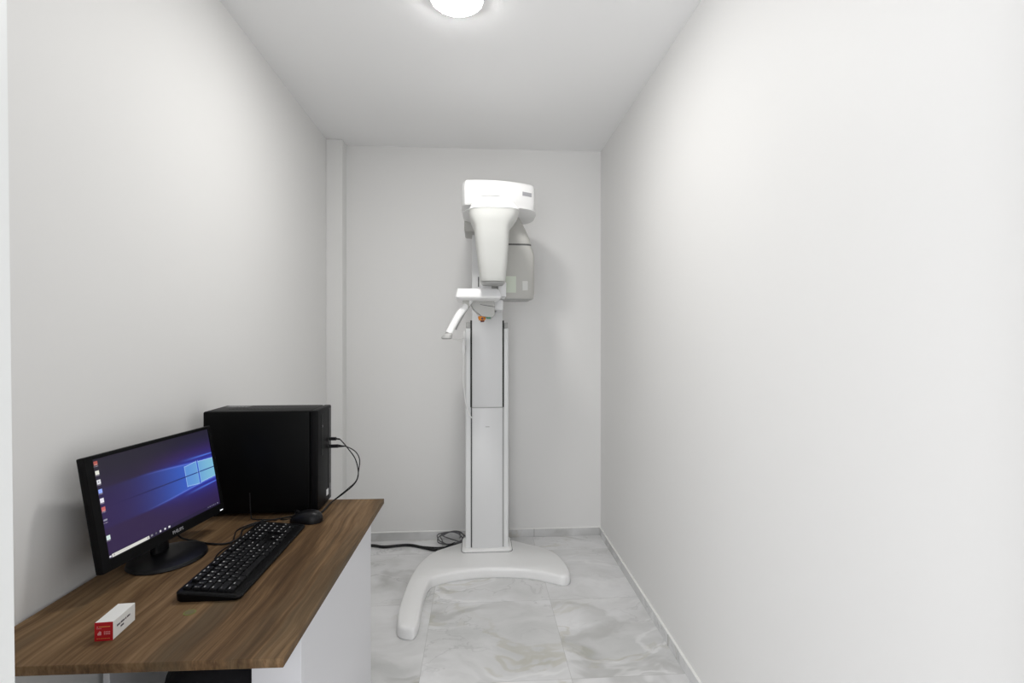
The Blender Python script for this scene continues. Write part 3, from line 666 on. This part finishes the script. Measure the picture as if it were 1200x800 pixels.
# ------------------------------------------------------------------ mouse
MS = (-0.558, 1.682, DZ)
ms = thing('mouse', 'black computer mouse beside the far end of the keyboard', 'mouse', MS, math.radians(172))
bm = NB()      # local +x is the front (cable end)
secs = []
for i in range(15):
    u = i/14; z = u
    secs.append(u)
rs = []
for j in range(9):            # height rings from the bottom to the top
    v_ = j/8; hz = 0.036*math.sin(v_*PI/2); sc_ = math.cos(v_*PI/2)**0.62 if j < 8 else 0.03
    r = []
    for x, y in sqr(0, 0, 1, 1, 2.5, 40):
        lx_ = 0.053*x*sc_ - 0.006*v_; wy = 0.0305*y*sc_*(1-0.10*x)
        r.append((lx_, wy, 0.0015 + hz*(1-0.28*max(0, x*sc_))))
    rs.append(r)
rings(bm, rs); mb = obj('mouse_body', bm, M_blk, ms, smooth=60)
bm = NB(); cyl(bm, (0.030, -0.003, 0.0285), 0.008, 0.006, axis='Y', k=24, bev=0.001); obj('scroll_wheel', bm, M_blk, ms, smooth=40)
bm = NB(); tube(bm, [(0.020, 0, 0.0332), (0.036, 0, 0.026), (0.046, 0, 0.0165)], 0.0006); obj('button_seam', bm, M_slot, ms)
Minv = Matrix.Translation(MS) @ Matrix.Rotation(math.radians(172), 4, 'Z'); Minv.invert()
bm = NB(); tube(bm, tok([(-0.606, 1.688, 0.758), (-0.632, 1.690, 0.755), (-0.648, 1.706, 0.7530), (-0.625, 1.722, 0.7532), (-0.57, 1.728, 0.7575), (-0.543, 1.732, 0.7575), (-0.528, 1.765, 0.7535), (-0.527, 1.84, 0.757), (-0.510, 1.882, 0.767), (-0.475, 1.886, 0.795), (-0.445, 1.882, 0.825), (-0.434, 1.876, 0.87), (-0.432, 1.875, 0.905), (-0.447, 1.874, 0.933), (-0.475, 1.873, 0.950), (-0.50, 1.872, 0.9555)]), 0.0018)
cb = obj('cable', bm, M_cable, ms, smooth=60)
bm = NB(); tube(bm, tok([(-0.539, 1.863, 0.9555), (-0.506, 1.866, 0.9555)]), 0.0065, smooth=False); tube(bm, tok([(-0.506, 1.866, 0.9555), (-0.484, 1.872, 0.953)]), lambda u: 0.0055-0.003*u, smooth=False); obj('usb_plug', bm, M_blk, cb, smooth=60)

# ------------------------------------------------------------------ little carton and round sticker
cx_ = thing('small_carton', 'small white carton with a red end lying near the front edge of the desk', 'box', (-0.7405, 1.084, DZ), math.radians(4))
hx, hy, hz = 0.0165, 0.0365, 0.0365
bm = NB(); box(bm, -hx, hx, -hy+0.0006, hy, 0, hz, 0.0006, 1); cbx = obj('carton_body', bm, M_card, cx_)
bm = NB(); box(bm, -hx, hx-0.0002, -hy, -hy+0.0007, 0.0, hz); rd = tag(obj('end_flap', bm, M_red, cx_), 'red end flap')
bm = NB()
box(bm, -hx+0.004, -hx+0.0065, -hy-0.0003, -hy, 0.0275, 0.0285); box(bm, -hx+0.008, hx-0.005, -hy-0.0003, -hy, 0.0275, 0.0285, mi=1)
for a in range(4): box(bm, -hx+0.004+a*0.0022, -hx+0.0056+a*0.0022, -hy-0.0003, -hy, 0.0242, 0.0250)
for a, h_ in ((0.0055, 0.004), (0.0072, 0.006), (0.0089, 0.008), (0.0106, 0.007)): box(bm, -hx+a, -hx+a+0.0013, -hy-0.0003, -hy, 0.0115, 0.0115+h_)
for k in range(3):
    for a in range(4): box(bm, 0.0005+a*0.003, 0.0025+a*0.003, -hy-0.0003, -hy, 0.0125+k*0.0025, 0.0135+k*0.0025)
for a in range(7): box(bm, -hx+0.004+a*0.0035, -hx+0.0063+a*0.0035, -hy-0.0003, -hy, 0.0045, 0.0053, mi=1)
obj('end_print', bm, [M_pink, M_yellow], rd)
bm = NB()
for row, (z0, y0, lens) in enumerate(((0.020, -0.024, (5, 6, 2, 5)), (0.0125, -0.012, (5,)))):
    y = y0
    for ln in lens:
        for q in range(ln):
            h_ = 0.0036 if random.random() > 0.3 else 0.003
            box(bm, hx, hx+0.0003, y, y+0.0014, z0, z0+h_); y += 0.0021
        y += 0.0018
obj('side_print', bm, M_ink, cbx)
bm = NB(); cyl(bm, (0, 0, 0), 0.0125, 0.0006, k=40); cyl(bm, (0, 0, 0.0006), 0.0095, 0.0002, k=40, mi=1)
o = tag(obj('round_sticker', bm, [M_olive, M_olive2]), 'small dull olive-green round sticker on the desk in front of the keyboard', 'sticker')
o.location = (-0.627, 1.143, DZ)
